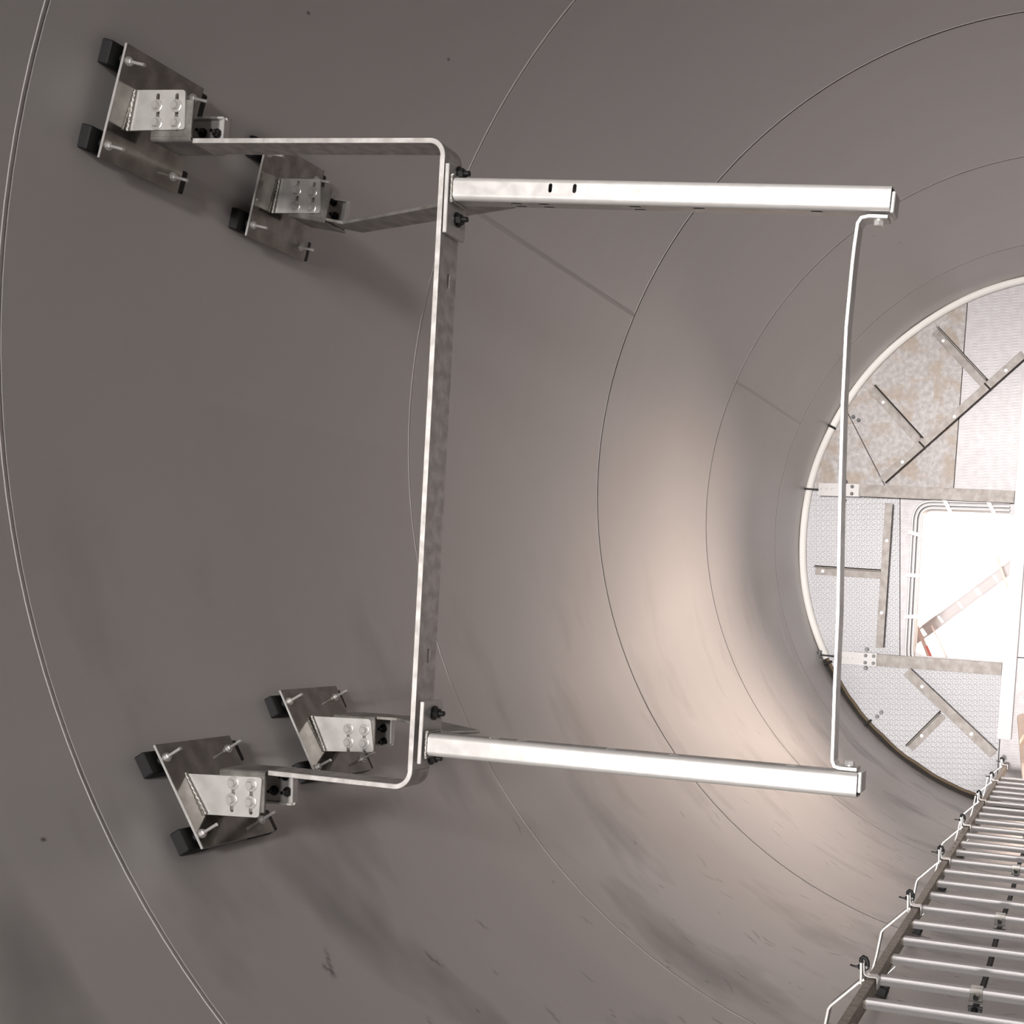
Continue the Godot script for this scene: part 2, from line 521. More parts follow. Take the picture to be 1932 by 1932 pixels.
func beam(parent: Node, a: Vector2, b: Vector2, w: float, y0: float, m: Material, called := "beam", lip := 0.0) -> MeshInstance3D:
	var g := G.new()
	var d := b - a
	var x := Transform3D(Basis(Vector3(d.x, 0, d.y).normalized(), Vector3.UP, Vector3(-d.y, 0, d.x).normalized()), on((a + b) / 2, y0 + 0.003))
	if absf(lip) > 1.5:    # an angle lying against the plates with its leg hanging down
		x.origin.y = DECK_Y - 0.005
		g.box(x, Vector3(d.length(), 0.006, w), 0.0015)
		g.box(x.translated_local(Vector3(0, -(DECK_Y - y0) / 2, signf(lip) * (w / 2 - 0.003))), Vector3(d.length(), DECK_Y - y0, 0.006), 0.001)
		var an := obj(called, g, m, parent)
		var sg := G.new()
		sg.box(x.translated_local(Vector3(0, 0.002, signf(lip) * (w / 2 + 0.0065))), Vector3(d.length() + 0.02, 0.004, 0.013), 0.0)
		obj("dark_strip", sg, M.gap, an)  # narrow dark strip beside the flange, on the leg side
		return an
	g.box(x, Vector3(d.length(), 0.006, w), 0.0015)
	for s in [-1.0, 1.0]:
		if lip != 0.0 and s != signf(lip): continue
		g.box(x.translated_local(Vector3(0, (DECK_Y - y0) / 2 - 0.002, s * (w / 2 - 0.003))), Vector3(d.length(), DECK_Y - y0 - 0.008, 0.006), 0.001)
	return obj(called, g, m, parent)


func screw(parent: Node, p: Vector2, y: float) -> void:
	var g := G.new()
	g.turned(on(p, y), Vector3.DOWN, [Vector2(0.012, -0.002), Vector2(0.012, 0.002), Vector2(0.007, 0.0022), Vector2(0.006, 0.006)], 12)
	obj("screw", g, M.bright, parent)


func build_ceiling() -> void:
	var c := structure("ceiling", "pale metal platform overhead of patterned plates on steel beams", "ceiling")
	var d := disc(2.055)
	var hatch_hole := rounded([Vector2(-1.0838, 0.2949), Vector2(-0.3667, 0.2514), Vector2(-0.4406, -0.9085), Vector2(-1.1502, -0.8555)], 0.07, 6)
	var ladder_hole := rounded([Vector2(-0.355, -1.30), Vector2(0.32, -1.34), Vector2(0.32, -1.98), Vector2(-0.30, -1.98)], 0.05, 5)
	var bl0 := Vector2(-0.305, 1.25); var bl1 := Vector2(-0.45, -1.0)
	var g0 := 0.0035
	var left := half(bl1, bl0, g0); var right := half(bl0, bl1, g0)
	var h1a := Vector2(-1.5848, 0.4545); var h1b := Vector2(-0.36, 0.366)
	var h2a := Vector2(-1.443, -0.893); var h2b := Vector2(-0.457, -0.957)
	var s0 := Vector2(-0.7396, 1.8898); var s1 := Vector2(-0.8433, 0.4676)
	var q0 := Vector2(-1.70, 1.10); var q1 := Vector2(-1.42, 0.55)
	var pieces := [
		[cut(d, [left, half(h1a, h1b, g0), half(s0, s1, g0)]), [], M.deck, "plain"],
		[cut(d, [left, half(h1a, h1b, g0), half(s1, s0, g0), half(q0, q1, g0)]), [], M.deck_check, "check"],
		[cut(d, [left, half(h1a, h1b, g0), half(s1, s0, g0), half(q1, q0, g0)]), [], M.deck_check, "check"],
		[cut(d, [left, half(h1b, h1a, g0), half(h2a, h2b, g0), half(Vector2(-1.27, 1), Vector2(-1.27, -1), g0)]), [hatch_hole], M.deck, "p"],
		[cut(d, [left, half(h1b, h1a, g0), half(h2a, h2b, g0), half(Vector2(-1.27, -1), Vector2(-1.27, 1), g0)]), [hatch_hole], M.deck_tread, "p"],
		[cut(d, [left, half(h2b, h2a, g0)]), [], M.deck_tread, "p"],
		[cut(d, [right, half(Vector2(-0.5, -0.86), Vector2(2, -1.0), g0)]), [], M.deck, "p"],
		[cut(d, [right, half(Vector2(2, -1.0), Vector2(-0.5, -0.86), g0)]), [ladder_hole], M.deck, "p"],
	]
	for p in pieces:
		if p[0].size() < 3:
			print("empty panel"); continue
		var g := G.new()
		g.plate(flat_plan(DECK_Y), p[0], p[1], 0.006)
		obj("panel", g, p[2], c)
	var body := G.new()     # the platform's core above the lining plates
	body.plate(flat_plan(DECK_Y + 0.012), disc(2.1, 160), [hatch_hole, ladder_hole], 0.06)
	obj("platform_core", body, M.deck, c)
	var lining := G.new()   # dark bedding that shows in the joints between the plates
	lining.plate(flat_plan(DECK_Y + 0.0065), disc(2.1, 160), [hatch_hole, ladder_hole], 0.005)
	obj("bedding", lining, M.gap, c)
	# beams
	var B := 9.105
	var lb := beam(c, Vector2(-0.195, 2.0), Vector2(-0.446, -1.50), 0.107, 9.115, M.long_beam, "long_beam")
	var b1 := beam(c, h1a, h1b + Vector2(-0.008, 0.0006), 0.095, B, M.beam, "beam", 1.0)
	var b2 := beam(c, h2a, h2b + Vector2(-0.005, 0.0003), 0.094, B, M.beam, "beam", -1.0)
	var bv := beam(c, Vector2(-1.342, 0.345), Vector2(-1.418, -0.795), 0.06, B, M.beam, "beam", -1.0)
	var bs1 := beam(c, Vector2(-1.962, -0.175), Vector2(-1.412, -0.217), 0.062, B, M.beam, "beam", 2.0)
	var bd1 := beam(c, Vector2(-0.30, 1.458), Vector2(-1.40, 0.531), 0.062, B, M.beam, "beam", -1.0)
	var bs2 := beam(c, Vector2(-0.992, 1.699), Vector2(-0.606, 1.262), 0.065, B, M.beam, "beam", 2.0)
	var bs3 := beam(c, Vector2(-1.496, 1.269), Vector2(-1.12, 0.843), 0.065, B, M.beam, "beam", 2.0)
	var bd2 := beam(c, Vector2(-1.20, -0.983), Vector2(-0.522, -1.615), 0.074, B, M.beam, "beam", -1.0)
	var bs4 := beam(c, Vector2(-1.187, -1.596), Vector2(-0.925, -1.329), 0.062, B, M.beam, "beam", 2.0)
	for p in [Vector2(-1.083, 0.798), Vector2(-0.575, 1.226)]:   # dark joints where the stubs meet the diagonal
		var jg := G.new()
		jg.box(Transform3D(Basis(Vector3(0.665, 0, -0.747), Vector3.UP, Vector3(0.747, 0, 0.665)), on(p, 9.103)), Vector3(0.066, 0.006, 0.014), 0.001)
		obj("joint_strip", jg, M.gap, bd1)
	for s in [[bd1, -0.4337, 1.3396], [bd1, -0.8278, 1.0039], [bd1, -1.2357, 0.6665], [bs2, -0.9276, 1.62], [bs3, -1.4055, 1.160], [bs1, -1.9016, -0.180], [bd2, -1.0785, -1.1], [bd2, -0.6931, -1.4629], [bs4, -1.0939, -1.495], [bv, -1.36, 0.05], [bv, -1.40, -0.52]]:
		screw(s[0], Vector2(s[1], s[2]), DECK_Y - 0.008 if s[0] in [bs1, bs2, bs3, bs4] else B)
	# bolted end plates that tie the cross beams to the wall
	for e in [[Vector2(-1.915, 0.474), Vector2(-1.575, 0.4535), Vector2(-2.09, 0.49)], [Vector2(-1.74, -0.8746), Vector2(-1.44, -0.8935), Vector2(-1.93, -0.855)]]:
		var a: Vector2 = e[0]; var b: Vector2 = e[1]
		var u := (b - a).normalized(); var w := Vector2(-u.y, u.x)
		var g := G.new()
		var o := PackedVector2Array([a - w * 0.05, b - w * 0.05, b + w * 0.05, a + w * 0.05])
		var holes := [slot(a + u * 0.03, u, 0.026, 0.022), slot(a + u * 0.075, u, 0.026, 0.022), slot(a + u * 0.125, u, 0.045, 0.022)]
		g.plate(flat_plan(9.108), o, holes, 0.01)
		g.box(Transform3D(Basis(on(u, 0), Vector3.UP, on(w, 0)), on(a + u * 0.08, 9.158)), Vector3(0.14, 0.08, 0.09), 0.003)
		var pl := obj("end_plate", g, M.frame_white, c)
		for k in [[0.21, -0.028], [0.21, 0.028], [0.275, -0.028], [0.275, 0.028]]:
			var bg := G.new()
			bg.turned(on(a + u * k[0] + w * k[1], 9.108), Vector3.DOWN, [Vector2(0.015, 0), Vector2(0.015, 0.003)], 14)
			bg.hexa(on(a + u * k[0] + w * k[1], 9.105), Vector3.DOWN, 0.011, 0.009, k[0] * 9)
			obj("bolt", bg, M.dark_bolt, pl)
		for s in [-1.0, 1.0]:
			var ng := G.new()
			ng.hexa(on(a + u * 0.2 + w * 0.075 * s, 9.2), Vector3.DOWN, 0.018, 0.03, 0.3)
			obj("nut", ng, M.dark_bolt, pl)
		var rg := G.new()
		rg.rod(on(a + u * 0.01, 9.14), on(e[2], 9.14), 0.007)
		rg.box(Transform3D(Basis(on(u, 0), Vector3.UP, on(w, 0)), on(e[2] + u * 0.02, 9.15)), Vector3(0.02, 0.07, 0.07), 0.003)
		obj("tie_rod", rg, M.dark_bolt, pl)
	for p in [[-1.6496, 1.055], [-1.6061, 1.0274], [-1.4532, -1.3504], [-1.4188, -1.3157]]:
		var g := G.new()
		g.hexa(on(Vector2(p[0], p[1]), DECK_Y), Vector3.DOWN, 0.017, 0.014, p[0])
		obj("bolt", g, M.dark_bolt, c)
	# hatch coaming: three nested rails with white bands over them
	var hf := G.new()
	var corners := [Vector2(-1.0838, 0.2949), Vector2(-0.30, 0.2474), Vector2(-0.30, -0.9200), Vector2(-1.1502, -0.8555)]
	var hatch: MeshInstance3D
	for k in 3:
		var g := G.new()
		var o := 0.012 + 0.030 * k
		var path := []
		var q := [Vector2(-0.405, 0.254 + o), Vector2(-1.0838 - o, 0.2949 + o), Vector2(-1.1502 - o, -0.895)]
		var r := 0.09 + o
		path.append(q[0])
		var pa: Vector2 = q[1] + (q[0] - q[1]).normalized() * r; var pb: Vector2 = q[1] + (q[2] - q[1]).normalized() * r
		for i in 9:
			var t := i / 8.0
			path.append(pa.lerp(q[1], t).lerp(q[1].lerp(pb, t), t))
		path.append(q[2] + Vector2(0.004, 0.10))
		for i in 6:
			var t := i / 5.0
			path.append((q[2] + Vector2(0.004, 0.06)).lerp(q[2], t).lerp(q[2].lerp(q[2] + Vector2(0.06, -0.004), t), t))
		var pts := []
		for p in path: pts.append(on(p, 9.135 + 0.012 * k))
		g.strip(pts, 0.017, 0.062 - 0.012 * k, Vector3.UP, 0.003)
		if k == 0: hatch = obj("hatch_frame", g, M.frame_white, c)
		else: obj("rail", g, M.frame_white, hatch)
	for b in [[Vector2(-1.10, 0.09), Vector2(1, -0.3)], [Vector2(-1.112, -0.23), Vector2(1, -0.1)], [Vector2(-1.128, -0.55), Vector2(1, 0.02)], [Vector2(-0.87, 0.285), Vector2(0.5, -1)], [Vector2(-0.53, 0.262), Vector2(0.5, -1)]]:
		var g := G.new()
		var u: Vector2 = b[1].normalized(); var w := Vector2(-u.y, u.x)
		g.box(Transform3D(Basis(on(u, 0), Vector3.UP, on(w, 0)), on(b[0] - u * 0.035, 9.128)), Vector3(0.125, 0.008, 0.032), 0.002)
		obj("band", g, M.white, hatch)
	# edge of the platform against the wall: a white foam hose, then a bare brown edge strip
	var hose := G.new()
	var pts := []
	for k in 91:
		var a := deg_to_rad(lerpf(60.0, 205.4, k / 90.0))
		pts.append(Vector3(cos(a), 0, sin(a)) * (2.068 - 0.002 * sin(k * 0.37)) + Vector3.UP * (9.192 + 0.002 * sin(k * 0.23)))
	hose.pipe(pts, 0.030, 14)
	obj("edge_hose", hose, M.seal, c)
	var strip := G.new()
	pts = []
	for k in 41:
		var a := deg_to_rad(lerpf(205.4, 300.0, k / 40.0))
		pts.append(Vector3(cos(a), 0, sin(a)) * (2.06 + rng.randf_range(-0.006, 0.004)) + Vector3.UP * 9.19)
	strip.pipe(pts, 0.012, 8)
	obj("edge_strip", strip, M.strap_brown, c)
	for p in [[-1.8434, -0.92], [-1.516, -1.3934], [-1.83, 0.985]]:
		var g := G.new()
		var u := Vector2(p[0], p[1]).normalized(); var w := Vector2(-u.y, u.x)
		g.box(Transform3D(Basis(on(u, 0), Vector3.UP, on(w, 0)), on(u * 2.065, 9.17)), Vector3(0.06, 0.05, 0.018), 0.003)
		obj("clip", g, M.gap, c)


func build_chamber() -> void:
	var g := G.new()
	g.plate(flat_plan(TOP_Y), disc(2.2), [], 0.1)
	var top := obj("ceiling", g, M.white)
	top.set_meta("kind", "structure"); tag(top, "white ceiling of the lit chamber above the platform hatch", "ceiling")
	var f := G.new()
	f.plate(flat_plan(FLOOR_Y - 0.1), disc(2.2), [], 0.1)
	var fl := obj("floor", f, M.floor)
	fl.set_meta("kind", "structure"); tag(fl, "grey floor at the foot of the tower, far below", "floor")
	# the rack and slings seen through the hatch
	var rk := thing("cable_rack", "grey slanting cable rack seen through the bright hatch", "rack")
	var a := Vector3(-1.65, 10.75, -0.93); var b := Vector3(-0.32, 10.75, 0.06)
	var d := (b - a).normalized(); var w := Vector3(-d.z, 0, d.x)
	for s in [-1.0, 1.0]:
		var r := G.new()
		r.box(Transform3D(Basis(d, Vector3.UP, w), (a + b) / 2 + w * 0.045 * s), Vector3(a.distance_to(b), 0.05, 0.012), 0.002)
		obj("side_rail", r, M.rack, rk)
	for k in 8:
		var r := G.new()
		r.box(Transform3D(Basis(d, Vector3.UP, w), a.lerp(b, (k + 0.5) / 8.0) + Vector3(0, -0.01 + 0.006 * (k % 2), 0)), Vector3(0.17 if k % 3 else 0.2, 0.012, 0.088 + 0.012 * (k % 3)), 0.002)
		obj("tread", r, M.rack, rk)
	for s in [[[-1.42, 10.4, -0.44], [-1.18, 10.3, -0.86], [-1.10, 10.2, -1.2], M.strap_grey, "wide pale sling hanging by the left end of the rack", 0.035],
			[[-1.22, 10.28, -0.80], [-1.13, 10.22, -0.98], [-1.06, 10.2, -1.16], M.strap, "red sling hanging inside the bright hatch", 0.022],
			[[-1.18, 10.3, -0.62], [-1.05, 10.25, -0.85], [-0.92, 10.2, -1.15], M.strap_grey, "thin pale sling between the red sling and the beam", 0.014],
			[[-0.62, 10.5, 0.0], [-0.55, 10.35, -0.25], [-0.42, 10.3, -0.45], M.strap_grey, "pale sling crossing the upper end of the rack", 0.02]]:
		var r := G.new()
		var pts := []
		for k in 9:
			var t := k / 8.0
			var p0 := Vector3(s[0][0], s[0][1], s[0][2]); var p1 := Vector3(s[1][0], s[1][1], s[1][2]); var p2 := Vector3(s[2][0], s[2][1], s[2][2])
			pts.append(p0.lerp(p1, t).lerp(p1.lerp(p2, t), t))
		r.strip(pts, s[5], 0.004, Vector3.UP, 0.001)
		tag(obj("sling", r, s[3]), s[4], "sling", "")


# ------------------------------------------------------------------ magnet mounts
func nut_and_stud(parent: Node, called: String, base: Vector3, axis: Vector3, length: float, nut_r: float, m: Material) -> MeshInstance3D:
	var g := G.new()
	axis = axis.normalized()
	g.rod(base, base + axis * length, nut_r * 0.5, 10)
	var o := obj(called, g, m, parent)
	var w := G.new()
	w.turned(base, axis, [Vector2(nut_r * 1.35, 0), Vector2(nut_r * 1.35, 0.0025)], 16)
	w.hexa(base + axis * 0.0025, axis, nut_r, nut_r * 0.95, length * 40)
	obj("nut", w, m, o)
	return o


func hex_bolt(parent: Node, base: Vector3, axis: Vector3, r: float, turn: float) -> void:
	var g := G.new()
	axis = axis.normalized()
	g.turned(base, axis, [Vector2(r * 1.5, 0), Vector2(r * 1.5, 0.002), Vector2(r * 1.35, 0.0028)], 18)
	g.hexa(base + axis * 0.0025, axis, r, r * 0.75, turn)
	obj("bolt", g, M.bright, parent)


# A, t, n: start of the plate's lower edge, its direction and the inward normal; py: height of that edge; by: underside of the bracket tongue
func build_mount(label: String, A: Vector2, t: Vector2, n: Vector2, py: float, tongue: Array, by: float, bolts: Array, c0: Vector2, c1: Vector2, lateral: float, tab: float, nuts: Array) -> void:
	var root := thing("magnet_mount", label, "wall mount", on(A + t * 0.136, py), "magnetic wall mounts of the support frame")
	var org := root.position
	var loc := func(p: Vector2, y: float) -> Vector3: return on(p, y) - org
	# mounting plate on the wall side, standing upright
	var g := G.new()
	var X := Transform3D(Basis(on(t, 0), Vector3.UP, on(n, 0)), loc.call(A, py) - on(n, 0) * 0.005)
	if X.basis.determinant() < 0: X = Transform3D(Basis(on(t, 0), Vector3.UP, -on(n, 0)), loc.call(A, py))
	g.plate(X, PackedVector2Array([Vector2(0, -0.003), Vector2(0.2735, -0.003), Vector2(0.2735, 0.237), Vector2(0, 0.237)]), [slot(Vector2(0.13, 0.1), Vector2(1, 0.05), 0.01, 0.006)] if py < 2.5 else [], 0.006)
	var mp := obj("mounting_plate", g, M.mirror_zinc, root)
	var eg := G.new()
	eg.box(Transform3D(Basis(on(t, 0), Vector3.UP, on(n, 0)), loc.call(A + t * 0.13675, py - 0.0045) - on(n, 0) * 0.002), Vector3(0.2735, 0.003, 0.006), 0.0006)
	obj("lit_edge_strip", eg, M.zinc, mp)  # paler strip added so the plate's lower edge looks lit
	for s in [0.036, 0.238]:
		for h in [0.011, 0.211]:
			var p: Vector3 = loc.call(A + t * s, py + h)
			var mg := G.new()
			mg.box(Transform3D(Basis(on(t, 0), Vector3.UP, on(n, 0)), p - on(n, 0) * 0.031 + Vector3.UP * (0.020 if h > 0.1 else 0.0)), Vector3(0.058, 0.084, 0.030), 0.003)
			mg.turned(p - on(n, 0) * 0.017, on(n, 0), [Vector2(0.012, 0), Vector2(0.012, 0.012)], 14)
			obj("magnet", mg, M.rubber, root)
			nut_and_stud(root, "stud", p + on(n, 0) * 0.0005, on(n, 0), 0.048, 0.0082, M.bright)
	# bracket tongue with four slots, welded square to the plate
	var T := []
	for p in tongue: T.append(p)
	var tg := G.new()
	var holes := []
	var la := (c1 - c0).normalized(); var lo := Vector2(-la.y, la.x) * lateral
	for b in bolts:
		holes.append(slot(b + lo * 0.012, lo, 0.036, 0.010))
	var inner: Vector2 = T[0] - n * 0.004; var inner2: Vector2 = T[3] - n * 0.004
	var e1: Vector2 = T[1]; var e2: Vector2 = T[2]
	var out := PackedVector2Array([inner])
	var rr := 0.009
	for c in [[T[0], e1, e2], [e1, e2, T[3]]]:
		var a: Vector2 = c[1] + (c[0] - c[1]).normalized() * rr; var b2: Vector2 = c[1] + (c[2] - c[1]).normalized() * rr
		for k in 5:
			var q := k / 4.0
			out.append(a.lerp(c[1], q).lerp(c[1].lerp(b2, q), q))
	out.append(inner2)
	var O := flat_plan(by); O.origin -= org
	tg.plate(O, out, holes, 0.0045)
	var tongue_o := obj("bracket_plate", tg, M.zinc, root)
	var wg := G.new()
	var pts := []
	for k in 25:
		pts.append(loc.call(inner.lerp(inner2, k / 24.0) + n * 0.004, by - 0.001 + 0.0012 * sin(k * 2.1)))
	wg.pipe(pts, 0.0055, 8)
	obj("weld", wg, M.weld, tongue_o)
	for b in bolts:
		hex_bolt(root, loc.call(b, by), Vector3.DOWN, 0.0105, b.x * 60)
	# channel clamp: lower leg, web and upper leg
	var cg := G.new()
	var y0 := by + 0.0050; var y1 := by + 0.100
	var mid := (c0 + c1) / 2; var cl := c0.distance_to(c1)
	var basis := Basis(on(la, 0), Vector3.UP, on(la, 0).cross(Vector3.UP))
	cg.box(Transform3D(basis, loc.call(mid + lo * 0.050, y0 + 0.003)), Vector3(cl, 0.006, 0.088), 0.001)
	var R0 := 0.009
	var prev := Vector3.ZERO
	for k in 7:   # rounded bend between the lower leg and the web
		var q := PI / 2 * k / 6
		var off := lo * (R0 - R0 * sin(q) - 0.003) ; var yy := y0 + R0 - R0 * cos(q)
		var e := [loc.call(c0 + off, yy), loc.call(c1 + off, yy)]
		if k > 0:
			var pe := [loc.call(c0 + lo * (R0 - R0 * sin(PI / 2 * (k - 1) / 6) - 0.003), y0 + R0 - R0 * cos(PI / 2 * (k - 1) / 6)), loc.call(c1 + lo * (R0 - R0 * sin(PI / 2 * (k - 1) / 6) - 0.003), y0 + R0 - R0 * cos(PI / 2 * (k - 1) / 6))]
			cg.quad(pe[0], pe[1], e[1], e[0], -on(lo, 0) - Vector3.UP)
	cg.box(Transform3D(basis, loc.call(mid, (y0 + R0 + y1) / 2)), Vector3(cl, y1 - y0 - R0, 0.006), 0.001)
	var chan := obj("channel", cg, M.plate_zinc, root)
	var ug := G.new()
	var U := flat_plan(y1 - 0.006); U.origin -= org
	var corner := rounded([c0 - lo * 0.003, c1 + la * tab - lo * 0.003, c1 + la * tab + lo * 0.088, c0 + lo * 0.088], 0.008, 4)
	ug.plate(U, corner, [], 0.007)
	for e in [[c1 + la * (tab - 0.003), lo, 0.07], [c0 + la * 0.003, lo, 0.07]]:   # short lip at each end
		ug.box(Transform3D(basis, loc.call(e[0] + lo * 0.045, y1 - 0.011)), Vector3(0.006, 0.012, 0.072), 0.001)
	var um: Vector2 = (c0 + c1 + la * tab) / 2
	ug.box(Transform3D(basis, loc.call(um + lo * 0.085, y1 - 0.009)), Vector3(c0.distance_to(c1 + la * tab) - 0.012, 0.010, 0.006), 0.001)
	obj("upper_leg", ug, M.zinc, root)
	for q in nuts:
		nut_and_stud(root, "clamp_bolt", loc.call(q, y1 - 0.0065), Vector3.DOWN, 0.022, 0.0090, M.dark_bolt)


func build_mounts() -> void:
	build_mount("rubber-footed steel mount at the outer end of the upper arm", Vector2(-1.9149, 0.7517), Vector2(-0.3074, -0.9516), Vector2(0.9516, -0.3074), 2.255,
		[Vector2(-1.9417, 0.6671), Vector2(-1.7977, 0.6509), Vector2(-1.8013, 0.5577), Vector2(-1.9652, 0.5723)], 2.303,
		[Vector2(-1.8796, 0.6221), Vector2(-1.8244, 0.6156), Vector2(-1.8805, 0.5806), Vector2(-1.8261, 0.5743)], Vector2(-1.906, 0.5470), Vector2(-1.789, 0.5345), 1.0, 0.021, [Vector2(-1.832, 0.590), Vector2(-1.789, 0.5835)])
	build_mount("rubber-footed steel mount under the middle of the upper arm", Vector2(-1.9321, 0.7310), Vector2(-0.267, -0.9637), Vector2(0.9637, -0.267), 2.755,
		[Vector2(-1.9511, 0.648), Vector2(-1.8196, 0.6332), Vector2(-1.8199, 0.5382), Vector2(-1.9747, 0.5527)], 2.824,
		[Vector2(-1.8971, 0.6075), Vector2(-1.8447, 0.5979), Vector2(-1.9008, 0.5646), Vector2(-1.8484, 0.5551)], Vector2(-1.929, 0.5440), Vector2(-1.809, 0.5150), 1.0, -0.002, [Vector2(-1.845, 0.604), Vector2(-1.84, 0.563)])
	build_mount("rubber-footed steel mount at the outer end of the lower arm", Vector2(-1.8452, -0.9029), Vector2(0.494, -0.8695), Vector2(0.8695, 0.494), 2.255,
		[Vector2(-1.8051, -0.9737), Vector2(-1.5907, -0.9777), Vector2(-1.6, -1.0725), Vector2(-1.7462, -1.0689)], 2.303,
		[Vector2(-1.67, -0.9934), Vector2(-1.6196, -0.9966), Vector2(-1.6747, -1.0324), Vector2(-1.6213, -1.0365)], Vector2(-1.7135, -0.9640), Vector2(-1.5860, -0.9680), -1.0, 0.016, [Vector2(-1.632, -1.022), Vector2(-1.594, -1.024), Vector2(-1.60, -0.985)])
	build_mount("rubber-footed steel mount above and behind the lower arm", Vector2(-1.8987, -0.8015), Vector2(0.4481, -0.894), Vector2(0.894, 0.4481), 2.755,
		[Vector2(-1.852, -0.8765), Vector2(-1.6622, -0.883), Vector2(-1.6524, -0.9743), Vector2(-1.8087, -0.9744)], 2.824,
		[Vector2(-1.7332, -0.9122), Vector2(-1.6819, -0.914), Vector2(-1.7333, -0.9493), Vector2(-1.682, -0.9509)], Vector2(-1.786, -0.8750), Vector2(-1.651, -0.8795), -1.0, 0.0, [Vector2(-1.685, -0.917), Vector2(-1.684, -0.955)])


# ------------------------------------------------------------------ the support frame
func square_tube(parent: Node, a: Vector2, b: Vector2, y: float, bottom_slots: Array, side_slots: Array, inner: float) -> MeshInstance3D:
	var g := G.new()
	var d := (b - a).normalized(); var w := Vector2(-d.y, d.x)
	var length := a.distance_to(b)
	var half_w := 0.026; var r := 0.012; var th := 0.003
	var dv := on(d, 0); var wv := on(w, 0)
	var o := on(a, y)
	var hs := []
	for s in bottom_slots: hs.append(slot(Vector2(s, 0.004), Vector2(0, 1), 0.020, 0.009))
	var rect := func(w0: float, w1: float) -> PackedVector2Array: return PackedVector2Array([Vector2(0, w0), Vector2(length, w0), Vector2(length, w1), Vector2(0, w1)])
	g.plate(Transform3D(Basis(dv, wv, dv.cross(wv)), o + (Vector3.UP * th if dv.cross(wv).y < 0 else Vector3.ZERO)), rect.call(-half_w + r, half_w - r), hs, th)
	g.plate(Transform3D(Basis(dv, wv, dv.cross(wv)), o + Vector3.UP * (0.052 if dv.cross(wv).y < 0 else 0.052 - th)), rect.call(-half_w + r, half_w - r), [], th)
	for s in [-1.0, 1.0]:
		var holes := []
		if s == inner:
			for q in side_slots: holes.append(slot(Vector2(q[0], q[1]), Vector2(1, 0), 0.026, 0.009))
		var z := dv.cross(Vector3.UP)
		var face: Vector3 = o + wv * s * half_w
		var X := Transform3D(Basis(dv, Vector3.UP, z), face if z.dot(wv * s) < 0 else face - z * th)
		g.plate(X, rect.call(r, 0.052 - r), holes, th)
	for cx in [-1.0, 1.0]:
		for cy in [0.0, 1.0]:
			var c: Vector3 = o + wv * cx * (half_w - r) + Vector3.UP * (r if cy == 0.0 else 0.052 - r)
			for k in 6:
				var t0 := PI / 2 * k / 6; var t1 := PI / 2 * (k + 1) / 6
				var n0: Vector3 = wv * cx * cos(t0) + Vector3.UP * (1.0 if cy > 0 else -1.0) * sin(t0)
				var n1: Vector3 = wv * cx * cos(t1) + Vector3.UP * (1.0 if cy > 0 else -1.0) * sin(t1)
				var e := dv * length
				g.tri(c + n0 * r, c + n1 * r, c + n1 * r + e, n0, n1, n1); g.tri(c + n0 * r, c + n1 * r + e, c + n0 * r + e, n0, n1, n0)
				for q in [Vector3.ZERO, e]:
					g.quad(c + n0 * r + q, c + n1 * r + q, c + n1 * (r - th) + q, c + n0 * (r - th) + q, -dv if q == Vector3.ZERO else dv)
	return obj("tube_arm", g, M.zinc, parent)


func arc(a: Vector2, corner: Vector2, b: Vector2, r: float, n := 8) -> Array:
	var p := corner + (a - corner).normalized() * r; var q := corner + (b - corner).normalized() * r
	var out := []
	for k in n + 1:
		var t := float(k) / n
		# circular fillet for nearly square corners
		var m := p + (q - corner)
		var ang := PI / 2 * t
		out.append(m - (q - corner) * cos(ang) - (p - corner) * sin(ang))
	return out


